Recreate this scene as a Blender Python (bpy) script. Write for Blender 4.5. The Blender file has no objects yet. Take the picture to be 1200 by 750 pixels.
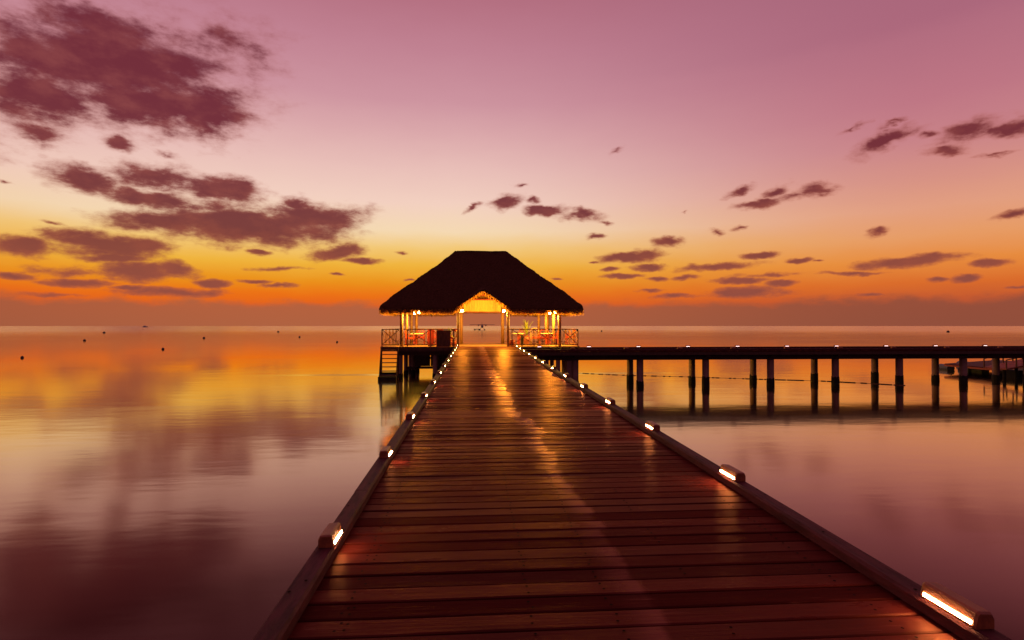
import bpy, bmesh, math, random
from mathutils import Vector, Matrix
random.seed(7)
SC = bpy.context.scene
COL = SC.collection
PI = math.pi
def lin(c): return tuple(((v/255)/12.92 if v/255 <= .04045 else ((v/255+.055)/1.055)**2.4) for v in c)+(1,)

# ------------------------------------------------------------------ camera
FPX = 640.0                                   # focal length in photo pixels (1200 wide)
YAW = math.atan(45/FPX); PIT = math.atan(7/FPX)
CAM = Vector((0, 0, 1.5))
fw = Vector((math.sin(YAW)*math.cos(PIT), math.cos(YAW)*math.cos(PIT), math.sin(PIT)))
rt = Vector((math.cos(YAW), -math.sin(YAW), 0)); up = rt.cross(fw)
cd = bpy.data.cameras.new('camera'); cam = bpy.data.objects.new('camera', cd); COL.objects.link(cam)
cam.matrix_world = Matrix(((rt.x, up.x, -fw.x, CAM.x), (rt.y, up.y, -fw.y, CAM.y), (rt.z, up.z, -fw.z, CAM.z), (0, 0, 0, 1)))
cd.sensor_width = 36; cd.lens = 36*FPX/1200; cd.clip_start = .05; cd.clip_end = 30000
SC.camera = cam
def ray(px, py): return (fw*FPX + rt*(px-600) + up*(375-py))
def at(px, py, Y): d = ray(px, py); return CAM + d*(Y/d.y)
def onz(px, py, z): d = ray(px, py); return CAM + d*((z-CAM.z)/d.z)

# ------------------------------------------------------------------ colour management, sampling
vs = SC.view_settings; vs.view_transform = 'Standard'; vs.look = 'None'; vs.exposure = 0; vs.gamma = 1; vs.use_curve_mapping = False
cy = SC.cycles; cy.use_denoising = True; cy.max_bounces = 6; cy.glossy_bounces = 4; cy.diffuse_bounces = 3
cy.sample_clamp_indirect = 4; cy.caustics_reflective = False; cy.caustics_refractive = False

# ------------------------------------------------------------------ sky: dusk gradient with clouds, all by direction
W = bpy.data.worlds.new('World'); SC.world = W; W.use_nodes = True
NT = W.node_tree; NT.nodes.clear()
class G:
    """tiny helper that wires shader nodes"""
    def __init__(s, nt): s.nt = nt
    def n(s, t, **k):
        o = s.nt.nodes.new(t)
        for a, b in k.items(): setattr(o, a, b)
        return o
    def put(s, sock, v):
        if isinstance(v, bpy.types.NodeSocket): s.nt.links.new(v, sock)
        elif v is not None: sock.default_value = v
    def m(s, op, a, b=None, c=None, clamp=False):
        o = s.n('ShaderNodeMath', operation=op); o.use_clamp = clamp
        s.put(o.inputs[0], a); s.put(o.inputs[1], b)
        if c is not None: s.put(o.inputs[2], c)
        return o.outputs[0]
    def vm(s, op, a, b=None):
        o = s.n('ShaderNodeVectorMath', operation=op); s.put(o.inputs[0], a); s.put(o.inputs[1], b)
        return o.outputs['Value'] if op in ('LENGTH', 'DOT_PRODUCT', 'DISTANCE') else o.outputs[0]
    def sc(s, a, f):
        o = s.n('ShaderNodeVectorMath', operation='SCALE'); s.put(o.inputs[0], a); s.put(o.inputs[3], f); return o.outputs[0]
    def mr(s, v, a, b, c=0., d=1., smooth=True):
        o = s.n('ShaderNodeMapRange'); o.interpolation_type = 'SMOOTHSTEP' if smooth else 'LINEAR'
        for i, x in enumerate((v, a, b, c, d)): s.put(o.inputs[i], x)
        return o.outputs[0]
    def mix(s, f, a, b, mode='MIX'):
        o = s.n('ShaderNodeMix', data_type='RGBA', blend_type=mode)
        s.put(o.inputs[0], f); s.put(o.inputs[6], a); s.put(o.inputs[7], b); return o.outputs[2]
    def noise(s, vec, scale=5, detail=3, rough=.5, dim='3D', dist=0.):
        o = s.n('ShaderNodeTexNoise', noise_dimensions=dim)
        s.put(o.inputs['Vector'], vec); o.inputs['Scale'].default_value = scale
        o.inputs['Detail'].default_value = detail; o.inputs['Roughness'].default_value = rough
        o.inputs['Distortion'].default_value = dist
        return o
    def comb(s, x=0., y=0., z=0.):
        o = s.n('ShaderNodeCombineXYZ')
        for i, v in enumerate((x, y, z)): s.put(o.inputs[i], v)
        return o.outputs[0]
    def sep(s, v):
        o = s.n('ShaderNodeSeparateXYZ'); s.put(o.inputs[0], v); return o.outputs
    def mapping(s, v, loc=(0, 0, 0), rot=(0, 0, 0), scale=(1, 1, 1), typ='POINT'):
        o = s.n('ShaderNodeMapping', vector_type=typ); s.put(o.inputs[0], v)
        o.inputs[1].default_value = loc; o.inputs[2].default_value = rot; o.inputs[3].default_value = scale
        return o.outputs[0]
    def ramp(s, f, stops):
        o = s.n('ShaderNodeValToRGB'); e = o.color_ramp.elements
        while len(e) > 1: e.remove(e[-1])
        e[0].position = stops[0][0]; e[0].color = stops[0][1]
        for p, c in stops[1:]:
            x = e.new(p); x.color = c
        s.put(o.inputs[0], f); return o.outputs[0]

def azel(px, py):
    d = ray(px, py).normalized(); return math.atan2(d.x, d.y), math.asin(d.z)
g = G(NT)
tc = g.n('ShaderNodeTexCoord'); dirv = g.vm('NORMALIZE', tc.outputs['Generated'])
dx, dy, dz = g.sep(dirv)
AZ = g.m('ARCTAN2', dx, dy); EL = g.m('ARCSINE', dz)
P = g.comb(AZ, EL, 0.)
def skyramp(x, tbl, top):
    st = []
    for y, c in tbl:
        e = azel(x, y)[1]/(PI/2); st.append((max(0, e), lin(c)))
    st += [(a, lin(c)) for a, c in top]
    return sorted(st, key=lambda t: t[0])
top = [(.50, (150, 92, 116)), (.7, (120, 72, 100)), (1., (92, 58, 88))]
nw = g.noise(g.mapping(P, scale=(14, 40, 1)), 1, 3, .5)
ELw = g.m('ADD', EL, g.m('MULTIPLY', g.m('SUBTRACT', nw.outputs[0], .5), .012))
f90 = g.m('DIVIDE', ELw, PI/2)
RC = g.ramp(f90, skyramp(560, [(381, (196, 100, 58)), (360, (228, 96, 30)), (348, (236, 112, 22)), (332, (235, 146, 28)), (312, (240, 180, 60)), (292, (243, 200, 118)),
      (272, (245, 217, 178)), (240, (243, 208, 192)), (200, (233, 191, 184)), (160, (220, 170, 172)), (122, (206, 149, 160)), (60, (193, 130, 146)), (2, (181, 113, 130))], top))
RR = g.ramp(f90, skyramp(1150, [(381, (160, 84, 56)), (360, (180, 84, 50)), (348, (196, 88, 48)), (330, (218, 108, 44)), (300, (231, 139, 62)), (270, (231, 156, 102)),
      (235, (226, 158, 128)), (200, (215, 146, 132)), (150, (200, 130, 136)), (100, (190, 118, 132)), (22, (178, 109, 127)), (2, (172, 104, 124))], top))
BK = g.ramp(f90, [(0., lin((84, 54, 74))), (.15, lin((110, 66, 84))), (.4, lin((112, 68, 92))), (1., lin((92, 58, 88)))])
az0 = azel(430, 300)[0]
adz = g.m('ABSOLUTE', g.m('SUBTRACT', AZ, az0))
fR = g.mr(g.m('MULTIPLY', adz, g.mr(AZ, az0-.3, az0+.3, .62, 1.)), .12, .95)
sky = g.mix(fR, RC, RR)
fB = g.mr(adz, 1.0, 2.3)
sky = g.mix(fB, sky, BK)
# clouds: (px, py, half width, half height, tilt deg, strength) as directions
CL = [(140, 70, 150, 52, -12, 1.25), (40, 110, 85, 38, 0, 1.15), (235, 125, 62, 38, -8, 1.1), (60, 25, 70, 26, 10, .8), (262, 45, 60, 34, 25, .7), (175, 30, 75, 25, 0, .8), (45, 155, 50, 15, 0, .95),
 (139, 166, 23, 10, 0, .9), (192, 177, 26, 7, 10, .7), (90, 207, 42, 17, 5, 1.1), (188, 205, 52, 17, 0, 1.1), (262, 219, 50, 15, 5, 1.15), (178, 232, 52, 12, 0, 1.1), (200, 257, 78, 12, -3, 1.1),
 (285, 264, 90, 17, 0, 1.3), (375, 253, 55, 14, -5, 1.15), (345, 240, 22, 11, 0, 1.), (25, 288, 30, 11, 0, 1.1), (120, 283, 62, 12, 0, 1.15), (170, 285, 45, 10, 0, 1.), (132, 301, 44, 6, 0, .9),
 (165, 317, 50, 9, 0, 1.1), (202, 316, 20, 9, 0, 1.), (14, 323, 24, 5, 0, 1.), (90, 331, 38, 5, 0, 1.), (148, 337, 20, 3, 0, .9), (205, 342, 62, 6, 0, .8), (303, 294, 12, 4, 0, 1.1), (250, 332, 20, 4, 0, 1.),
 (300, 329, 22, 3, 0, .8), (394, 296, 27, 9, -12, 1.), (424, 306, 22, 4, 0, 1.), (325, 334, 22, 3, 0, .8), (395, 322, 10, 2, 0, .8), (60, 345, 50, 4, 0, .5), (472, 294, 10, 3, 0, .6),
 (611, 218, 13, 4, -5, .8), (592, 239, 19, 9, -12, 1.), (554, 243, 13, 4, -20, .8), (623, 235, 13, 5, 0, .8), (638, 245, 24, 6, -3, 1.15), (686, 253, 27, 8, 5, .95), (712, 261, 15, 4, 5, .7), (697, 277, 13, 4, 0, .9),
 (725, 174, 14, 8, -20, .6), (867, 224, 20, 6, -15, .8), (910, 225, 19, 8, -10, .9), (888, 240, 34, 6, -5, .9), (956, 225, 30, 8, 0, .9), (838, 273, 13, 5, 0, .8), (866, 266, 15, 4, -12, .8),
 (1032, 269, 15, 6, -12, .9), (1189, 251, 24, 6, -5, .9), (787, 285, 20, 6, 0, 1.), (740, 301, 36, 6, 0, .95), (759, 314, 22, 4, 0, .9), (717, 316, 11, 3, 0, .9), (731, 324, 23, 3, 0, .9), (801, 327, 17, 3, 0, .9),
 (838, 313, 44, 5, -4, .95), (770, 328, 15, 3, 0, .9), (889, 296, 21, 4, -2, 1.1), (1062, 306, 54, 6, -2, 1.1), (1158, 307, 23, 4, 0, 1.1), (1100, 326, 15, 3, 0, .8), (1131, 325, 18, 4, 0, .9), (937, 304, 16, 3, 0, .8),
 (865, 329, 34, 4, 0, .9), (917, 332, 23, 4, 0, .9), (872, 344, 66, 8, 0, .7), (790, 347, 40, 4, 0, .5), (652, 328, 10, 2, 0, .8), (760, 341, 20, 3, 0, .6), (695, 305, 9, 2, 0, .6), (1190, 335, 20, 3, 0, .5),
 (1002, 149, 26, 5, -20, .8), (1048, 142, 22, 5, -12, .7), (1036, 166, 40, 12, -18, 1.05), (1088, 160, 25, 8, 0, .75), (1138, 150, 40, 15, -12, 1.15), (1182, 150, 40, 12, 0, 1.), (1108, 180, 32, 8, 0, .9), (1166, 181, 34, 4, -5, .75),
 (960, 305, 10, 2, 0, .5), (1020, 345, 30, 3, 0, .4), (480, 330, 10, 2, 0, .6), (8, 215, 12, 3, 0, .5), (60, 260, 26, 4, 0, .45), (805, 248, 8, 3, 0, .4)]
# a few clouds outside the frame for the light and the water
CL += [(245, 138, 55, 24, -5, 1.25), (175, 118, 115, 38, -5, 1.2), (30, 60, 90, 50, 0, 1.1), (110, 30, 110, 30, 0, 1.), (1060, 158, 60, 10, -10, .6), (1120, 165, 60, 14, -5, .6), (930, 232, 60, 10, 0, .45), (640, 246, 60, 10, 5, .45), (85, 318, 70, 10, 0, .5), (240, 240, 140, 26, 3, .55), (110, 292, 120, 16, 0, .5), (150, 100, 190, 60, -5, .5), (900, 322, 70, 5, 0, .45), (330, 315, 60, 4, 0, .5), (560, 330, 60, 3, 0, .5), (1000, 320, 60, 3, 0, .55)]
CL += [(-120, 120, 120, 60, 0, 1.1), (-90, 290, 70, 14, 0, 1.), (-100, 230, 60, 14, 0, .9), (1290, 160, 60, 14, 0, 1.), (1300, 300, 60, 6, 0, 1.), (60, -60, 190, 40, -8, 1.), (260, -90, 130, 40, 0, .7)]
ws = g.noise(g.mapping(P, scale=(9, 16, 1)), 1, 4, .6)
amp = g.mr(EL, .02, .45,   .014, .065, smooth=False)
wv = g.sc(g.vm('SUBTRACT', ws.outputs[1], (.5, .5, .5)), amp)
ws2 = g.noise(g.mapping(P, scale=(45, 80, 1)), 1, 3, .6)
wv2 = g.sc(g.vm('SUBTRACT', ws2.outputs[1], (.5, .5, .5)), g.m('MULTIPLY', amp, .32))
PW = g.vm('ADD', g.vm('ADD', P, wv), wv2)
PW = g.vm('MULTIPLY', PW, (1, 1, 0))
F = None
for ci, (px, py, hw, hh, tilt, st) in enumerate(CL):
    if ci and ci % 8 == 0: PW = g.vm('ADD', PW, g.comb(0., 0., g.m('MULTIPLY', F, 1e-7)))
    a, e = azel(px, py); a1, _ = azel(px+hw, py); _, e1 = azel(px, py-hh)
    sx = abs(a1-a)*1.14; sy = abs(e1-e)*1.16; st = st+(.12 if py > 285 else 0.)
    mp = g.mapping(PW, loc=(a, e, 0), rot=(0, 0, math.radians(-tilt)), scale=(sx, sy, 1), typ='TEXTURE')
    L = g.m('MULTIPLY_ADD', g.vm('LENGTH', mp), -1.0, st)      # st at the centre, falls off outward
    F = L if F is None else g.m('SMOOTH_MAX', F, L, .12)
dn = g.noise(g.mapping(P, rot=(0, 0, .10), scale=(19, 42, 1)), 1, 8, .64)
dn2 = g.noise(g.mapping(P, rot=(0, 0, .35), scale=(8, 17, 1)), 1, 4, .5)
q = g.m('ADD', F, g.m('MULTIPLY', g.m('SUBTRACT', dn.outputs[0], .42), 1.7))
q = g.m('ADD', q, g.m('MULTIPLY', g.m('SUBTRACT', dn2.outputs[0], .46), .8))
soft = g.mr(EL, .05, .4, .46, 1.1, smooth=False)
dens = g.mr(q, 0.0, soft)
thick = g.mr(q, .15, .95)
cc_thin = g.ramp(f90, [(0., lin((168, 84, 62))), (.1, lin((170, 84, 62))), (.2, lin((176, 96, 86))), (.5, lin((150, 74, 82)))])
cc_thick = g.ramp(f90, [(0., lin((150, 82, 68))), (.06, lin((142, 74, 62))), (.1, lin((120, 56, 56))), (.2, lin((112, 42, 54))), (.5, lin((108, 42, 58)))])
cvar = g.noise(g.mapping(P, rot=(0, 0, -.15), scale=(16, 30, 1)), 1, 7, .6)
cc = g.mix(g.m('MULTIPLY', thick, g.mr(cvar.outputs[0], .3, .6, .72, 1.)), cc_thin, cc_thick)
sky = g.mix(g.m('MULTIPLY', dens, g.mr(thick, 0, 1, .7, .98)), sky, cc)
# far haze bank along the horizon with a bumpy top
hb = g.noise(g.mapping(P, scale=(15, 32, 1)), 1, 5, .55)
he = g.m('ADD', EL, g.m('MULTIPLY', g.m('SUBTRACT', hb.outputs[0], .5), -.040))
hm = g.mr(he, .047, .030, 0, 1)
hcol = g.mix(g.mr(adz, .1, 1.0), lin((172, 98, 66)), lin((142, 78, 60)))
sky = g.mix(g.m('MULTIPLY', hm, g.mr(fB, 0, 1, .86, .2)), sky, hcol)
bg = g.n('ShaderNodeBackground'); g.put(bg.inputs[0], sky); bg.inputs[1].default_value = 1.0
wo = g.n('ShaderNodeOutputWorld'); NT.links.new(bg.outputs[0], wo.inputs[0])
W.cycles.sampling_method = 'MANUAL'; W.cycles.sample_map_resolution = 512

# ------------------------------------------------------------------ helpers
def empty(name, loc, label=None, cat=None, group=None):
    o = bpy.data.objects.new(name, None); COL.objects.link(o); o.location = loc; o.empty_display_size = .2
    tag(o, label, cat, group); return o
def tag(o, label=None, cat=None, group=None, kind=None):
    if label: o['label'] = label
    if cat: o['category'] = cat
    if group: o['group'] = group
    if kind: o['kind'] = kind
    return o
def origin(p):
    v = Vector((0, 0, 0))
    while p is not None: v += p.location; p = p.parent
    return v
def mk(name, bm, mat, parent=None, loc=None, smooth=False):
    """bm holds world coordinates; link as one mesh under parent (or at loc)"""
    me = bpy.data.meshes.new(name)
    o = bpy.data.objects.new(name, me); COL.objects.link(o)
    off = origin(parent)
    if loc is not None: off = Vector(loc)
    bmesh.ops.translate(bm, verts=bm.verts, vec=-off)
    bmesh.ops.recalc_face_normals(bm, faces=bm.faces)
    bm.to_mesh(me); bm.free()
    for m_ in (mat if isinstance(mat, (list, tuple)) else [mat]): me.materials.append(m_)
    if smooth:
        for p in me.polygons: p.use_smooth = True
    if parent is not None: o.parent = parent
    elif loc is not None: o.location = loc
    return o
def BM(): return bmesh.new()
def hexa(bm, v, mi=0):
    vs_ = [bm.verts.new(p) for p in v]
    for f in ((0, 3, 2, 1), (4, 5, 6, 7), (0, 1, 5, 4), (1, 2, 6, 5), (2, 3, 7, 6), (3, 0, 4, 7)):
        bm.faces.new([vs_[i] for i in f]).material_index = mi
    return vs_
def box(bm, x0, x1, y0, y1, z0, z1, bev=0, mi=0, shear=0.):
    b = bmesh.new() if bev else bm
    hexa(b, [(x0, y0, z0), (x1, y0, z0), (x1, y1, z0), (x0, y1, z0), (x0, y0, z1), (x1, y0, z1), (x1, y1, z1), (x0, y1, z1)], mi)
    if bev:
        bmesh.ops.bevel(b, geom=b.edges[:], offset=bev, segments=2, affect='EDGES', profile=.6)
        merge(bm, b)
def merge(bm, b):
    me = bpy.data.meshes.new('tmp'); b.to_mesh(me); b.free(); bm.from_mesh(me); bpy.data.meshes.remove(me)
def tube(bm, pts, r, seg=8, caps=True):
    """pts list of points, r a radius or a list"""
    pts = [Vector(p) for p in pts]; rs = r if isinstance(r, (list, tuple)) else [r]*len(pts)
    rings = []
    for i, p in enumerate(pts):
        t = (pts[min(i+1, len(pts)-1)]-pts[max(i-1, 0)]).normalized()
        a = Vector((0, 0, 1)) if abs(t.z) < .9 else Vector((1, 0, 0))
        u = t.cross(a).normalized(); v = t.cross(u)
        rings.append([bm.verts.new(p+(u*math.cos(2*PI*k/seg)+v*math.sin(2*PI*k/seg))*rs[i]) for k in range(seg)])
    for a, b in zip(rings, rings[1:]):
        for k in range(seg): bm.faces.new((a[k], a[(k+1) % seg], b[(k+1) % seg], b[k]))
    if caps:
        bm.faces.new(rings[0][::-1]); bm.faces.new(rings[-1])
def bar(bm, a, b, w, h=None):
    """rectangular bar between two points"""
    a = Vector(a); b = Vector(b); h = h or w
    t = (b-a).normalized(); s = Vector((0, 0, 1)) if abs(t.z) < .95 else Vector((0, 1, 0))
    u = t.cross(s).normalized()*w/2; v = u.cross(t).normalized()*h/2
    hexa(bm, [a-u-v, a+u-v, a+u+v, a-u+v, b-u-v, b+u-v, b+u+v, b-u+v])
def lathe(bm, c, prof, seg=16, sx=1., sy=1.):
    rings = [[bm.verts.new((c[0]+r*sx*math.cos(2*PI*k/seg), c[1]+r*sy*math.sin(2*PI*k/seg), c[2]+z)) for k in range(seg)] for r, z in prof]
    for a, b in zip(rings, rings[1:]):
        for k in range(seg): bm.faces.new((a[k], a[(k+1) % seg], b[(k+1) % seg], b[k]))
    bm.faces.new(rings[0][::-1]); bm.faces.new(rings[-1])
def children(o): return [c for c in list(bpy.data.objects) if c.parent == o]
def copy_tree(o, parent=None, kids=None):
    c = o.copy(); COL.objects.link(c); c.parent = parent
    for ch in children(o): copy_tree(ch, c)
    return c
ORD = 'nearest,second,third,fourth,fifth,sixth,seventh,eighth,ninth,tenth,eleventh,twelfth,thirteenth,fourteenth,fifteenth,sixteenth,seventeenth,eighteenth'.split(',')

# ------------------------------------------------------------------ materials
def new_mat(name):
    m = bpy.data.materials.new(name); m.use_nodes = True; nt = m.node_tree
    return m, G(nt), nt.nodes['Principled BSDF']
def plain(name, col, rough=.6, var=.25, scale=6., metal=0., stretch=(1, 1, 1), bump=.0, bscale=30., emit=None, es=1., spec=.5):
    m, g, b = new_mat(name)
    tc = g.n('ShaderNodeTexCoord')
    v = g.mapping(tc.outputs['Object'], scale=stretch)
    n = g.noise(v, scale, 5, .6)
    c = col+(1,) if len(col) == 3 else col
    d = tuple(x*(1-var) for x in c[:3])+(1,); l = tuple(min(1, x*(1+var)) for x in c[:3])+(1,)
    g.put(b.inputs['Base Color'], g.mix(g.mr(n.outputs[0], .3, .7), d, l))
    b.inputs['Roughness'].default_value = rough; b.inputs['Metallic'].default_value = metal
    b.inputs['Specular IOR Level'].default_value = spec
    if bump:
        bn = g.n('ShaderNodeBump'); bn.inputs['Strength'].default_value = bump; bn.inputs['Distance'].default_value = .02
        g.put(bn.inputs['Height'], g.noise(v, bscale, 5, .6).outputs[0]); g.put(b.inputs['Normal'], bn.outputs[0])
    if emit:
        b.inputs['Emission Color'].default_value = emit+(1,); b.inputs['Emission Strength'].default_value = es
    return m
WOODC = (.16, .045, .026)
def deck_mat(name, pitch, trail=False, along='y', pale=False):
    m, g, b = new_mat(name)
    geo = g.n('ShaderNodeNewGeometry'); x, y, z = g.sep(geo.outputs['Position'])
    if along == 'x': x, y = y, x
    idx = g.m('FLOOR', g.m('DIVIDE', y, pitch))
    wn = g.n('ShaderNodeTexWhiteNoise', noise_dimensions='1D'); g.put(wn.inputs['W'], idx)
    r1, r2, r3 = g.sep(wn.outputs['Color'])
    gv = g.comb(g.m('MULTIPLY_ADD', r1, 20., g.m('MULTIPLY', x, .8)), g.m('MULTIPLY', y, 22.), g.m('MULTIPLY', r2, 9.))
    grain = g.noise(gv, 2.2, 6, .62, dist=.4)
    blot = g.noise(g.comb(g.m('MULTIPLY_ADD', r3, 30., x), g.m('MULTIPLY', y, 3.), r1), 1.6, 4, .6)
    base = g.mix(g.mr(g.m('MULTIPLY_ADD', r1, .55, g.m('MULTIPLY', grain.outputs[0], .6)), .2, .9, smooth=False), (.058, .0072, .006, 1), (.128, .0185, .0135, 1)) if not pale else g.mix(grain.outputs[0], (.22, .12, .06, 1), (.42, .25, .13, 1))
    base = g.mix(g.mr(blot.outputs[0], .45, .75, 0, .45), base, (.055, .010, .007, 1))
    rough = g.mr(g.m('ADD', g.m('MULTIPLY', r2, .5), g.m('MULTIPLY', blot.outputs[0], .6)), .2, .95, .17, .42)
    # scattered wear, pale scuffs
    sc_ = g.noise(g.comb(g.m('MULTIPLY_ADD', r2, 14., g.m('MULTIPLY', x, 2.2)), g.m('MULTIPLY', y, 30.), 3.), 1.5, 3, .5)
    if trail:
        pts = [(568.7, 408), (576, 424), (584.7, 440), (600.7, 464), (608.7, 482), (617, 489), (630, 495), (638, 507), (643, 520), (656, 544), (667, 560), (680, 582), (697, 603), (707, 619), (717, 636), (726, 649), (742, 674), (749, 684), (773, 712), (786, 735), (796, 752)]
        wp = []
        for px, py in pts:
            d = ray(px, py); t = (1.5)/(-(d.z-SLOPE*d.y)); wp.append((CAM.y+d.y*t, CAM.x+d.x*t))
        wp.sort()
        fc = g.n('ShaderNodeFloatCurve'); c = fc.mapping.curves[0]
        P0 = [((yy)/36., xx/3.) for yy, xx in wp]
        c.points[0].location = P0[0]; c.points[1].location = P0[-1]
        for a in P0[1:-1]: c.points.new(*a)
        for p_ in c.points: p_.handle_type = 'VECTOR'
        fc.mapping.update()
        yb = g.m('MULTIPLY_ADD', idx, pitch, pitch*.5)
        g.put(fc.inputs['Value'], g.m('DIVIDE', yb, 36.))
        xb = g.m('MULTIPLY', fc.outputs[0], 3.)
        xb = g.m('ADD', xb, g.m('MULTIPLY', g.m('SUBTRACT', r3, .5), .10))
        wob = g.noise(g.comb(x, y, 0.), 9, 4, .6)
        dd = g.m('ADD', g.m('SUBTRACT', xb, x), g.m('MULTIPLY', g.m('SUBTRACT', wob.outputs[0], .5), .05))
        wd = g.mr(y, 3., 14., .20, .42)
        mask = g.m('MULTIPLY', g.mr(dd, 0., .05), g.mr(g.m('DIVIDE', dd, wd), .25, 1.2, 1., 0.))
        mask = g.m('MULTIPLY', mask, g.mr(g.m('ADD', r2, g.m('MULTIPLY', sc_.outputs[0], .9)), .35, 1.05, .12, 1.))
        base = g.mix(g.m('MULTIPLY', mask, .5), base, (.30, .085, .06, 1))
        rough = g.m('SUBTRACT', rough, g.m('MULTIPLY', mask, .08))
    base = g.mix(g.mr(sc_.outputs[0], .66, .78, 0, .45), base, (.26, .075, .05, 1))
    bn = g.n('ShaderNodeBump'); bn.inputs['Strength'].default_value = .6; bn.inputs['Distance'].default_value = .008
    fine = g.noise(g.comb(g.m('MULTIPLY_ADD', r1, 50., g.m('MULTIPLY', x, 3.)), g.m('MULTIPLY', y, 90.), r3), 1.5, 3, .6)
    g.put(bn.inputs['Height'], g.m('ADD', grain.outputs[0], g.m('MULTIPLY', fine.outputs[0], .35)))
    # oiled timber: diffuse under a warm sheen that grows towards grazing
    lw = g.n('ShaderNodeLayerWeight'); lw.inputs[0].default_value = .5
    f = g.ramp(lw.outputs['Facing'], [(0., (.012,)*3+(1,)), (.5, (.018,)*3+(1,)), (.7, (.04,)*3+(1,)), (.85, (.09,)*3+(1,)), (.95, (.16,)*3+(1,)), (1., (.3,)*3+(1,))])
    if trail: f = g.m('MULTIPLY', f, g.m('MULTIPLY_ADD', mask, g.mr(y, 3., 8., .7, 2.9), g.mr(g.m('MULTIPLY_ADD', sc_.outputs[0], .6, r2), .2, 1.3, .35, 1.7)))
    gl = g.n('ShaderNodeBsdfGlossy'); gl.inputs['Color'].default_value = (1, .54, .32, 1); g.put(gl.inputs['Roughness'], rough); g.put(gl.inputs['Normal'], bn.outputs[0])
    df = g.n('ShaderNodeBsdfDiffuse'); g.put(df.inputs['Color'], base); g.put(df.inputs['Normal'], bn.outputs[0])
    mx = g.n('ShaderNodeMixShader'); g.put(mx.inputs[0], f); L_ = m.node_tree.links
    L_.new(df.outputs[0], mx.inputs[1]); L_.new(gl.outputs[0], mx.inputs[2]); L_.new(mx.outputs[0], m.node_tree.nodes['Material Output'].inputs['Surface']); m.node_tree.nodes.remove(b)
    return m
SLOPE = (382-375.2)/FPX
ZW = -1.46
M = {}
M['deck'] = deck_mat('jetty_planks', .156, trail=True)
M['deck2'] = deck_mat('walkway_planks', .15, along='x')
M['floorw'] = deck_mat('pavilion_planks', .14, pale=True)
M['kerb'] = plain('kerb_timber', (.095, .022, .024), .7, .4, 3, stretch=(6, 1, 6), bump=.35, bscale=8, spec=.15)
M['screw'] = plain('screw_steel', (.012, .004, .003), .9, .2, spec=.05)
M['house'] = plain('lamp_block_timber', (.30, .085, .025), .5, .3, 5, stretch=(5, 1, 5), bump=.2)
M['timber'] = plain('dark_timber', (.07, .028, .016), .65, .35, 3, stretch=(3, 3, 1), bump=.2)
M['post'] = plain('post_timber', (.26, .12, .055), .5, .25, 3, stretch=(6, 6, .6), bump=.15)
M['rail'] = plain('rail_timber', (.2, .08, .035), .5, .25, 4, bump=.1)
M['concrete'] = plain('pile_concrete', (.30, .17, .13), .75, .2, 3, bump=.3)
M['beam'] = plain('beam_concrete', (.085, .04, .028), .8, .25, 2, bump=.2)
M['algae'] = plain('pile_algae', (.015, .013, .008), .85, .4, 9, bump=.8)
M['thatch'] = plain('thatch', (.085, .035, .016), .95, .45, 3, stretch=(9, 9, 2), bump=.9, bscale=14, spec=.1)
M['straw'] = plain('thatch_straw', (.32, .19, .07), .8, .35, 9, spec=.2)
def translucent(m, col, f):
    nt = m.node_tree; b = nt.nodes['Principled BSDF']; t = nt.nodes.new('ShaderNodeBsdfTranslucent'); t.inputs[0].default_value = col+(1,)
    x = nt.nodes.new('ShaderNodeMixShader'); x.inputs[0].default_value = f; nt.links.new(b.outputs[0], x.inputs[1]); nt.links.new(t.outputs[0], x.inputs[2]); nt.links.new(x.outputs[0], nt.nodes['Material Output'].inputs['Surface'])
translucent(M['straw'], (.85, .6, .25), .75)
M['panel'] = plain('cream_panel', (.62, .5, .16), .6, .15, 4, stretch=(8, 1, 1))
M['white'] = plain('white_paint', (.75, .72, .66), .5, .06)
M['red'] = plain('red_fabric', (.45, .03, .02), .8, .2)
M['redlac'] = plain('red_lacquer', (.30, .03, .015), .4, .2)
M['rattan'] = plain('rattan', (.28, .13, .06), .6, .3, 30)
M['cloth'] = plain('pale_cloth', (.7, .58, .42), .8, .1)
M['leaf'] = plain('plant_leaf', (.22, .25, .05), .5, .35); translucent(M['leaf'], (.4, .4, .08), .4)
M['pot'] = plain('clay_pot', (.2, .05, .03), .5, .2)
M['darkmetal'] = plain('dark_metal', (.03, .025, .025), .4, .2, metal=.6)
M['alum'] = plain('plane_paint', (.13, .1, .11), .4, .15)
M['buoy'] = plain('buoy_plastic', (.05, .02, .03), .5, .2)
M['drum'] = plain('float_drum_plastic', (.10, .12, .11), .5, .25)
M['rope'] = plain('rope_floats', (.12, .05, .03), .7, .3)
M['orange'] = plain('orange_plank', (.42, .1, .03), .6, .25, 4)
M['strip'] = plain('light_strip_glass', (.8, .7, .65), .4, 0, emit=(1.0, .5, .2), es=140.)
M['strip2'] = plain('walkway_strip_glass', (.8, .7, .65), .4, 0, emit=(1.0, .62, .6), es=5.)
M['bulb'] = plain('bulb_glass', (.8, .7, .5), .3, 0, emit=(1.0, .6, .2), es=110.)

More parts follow.
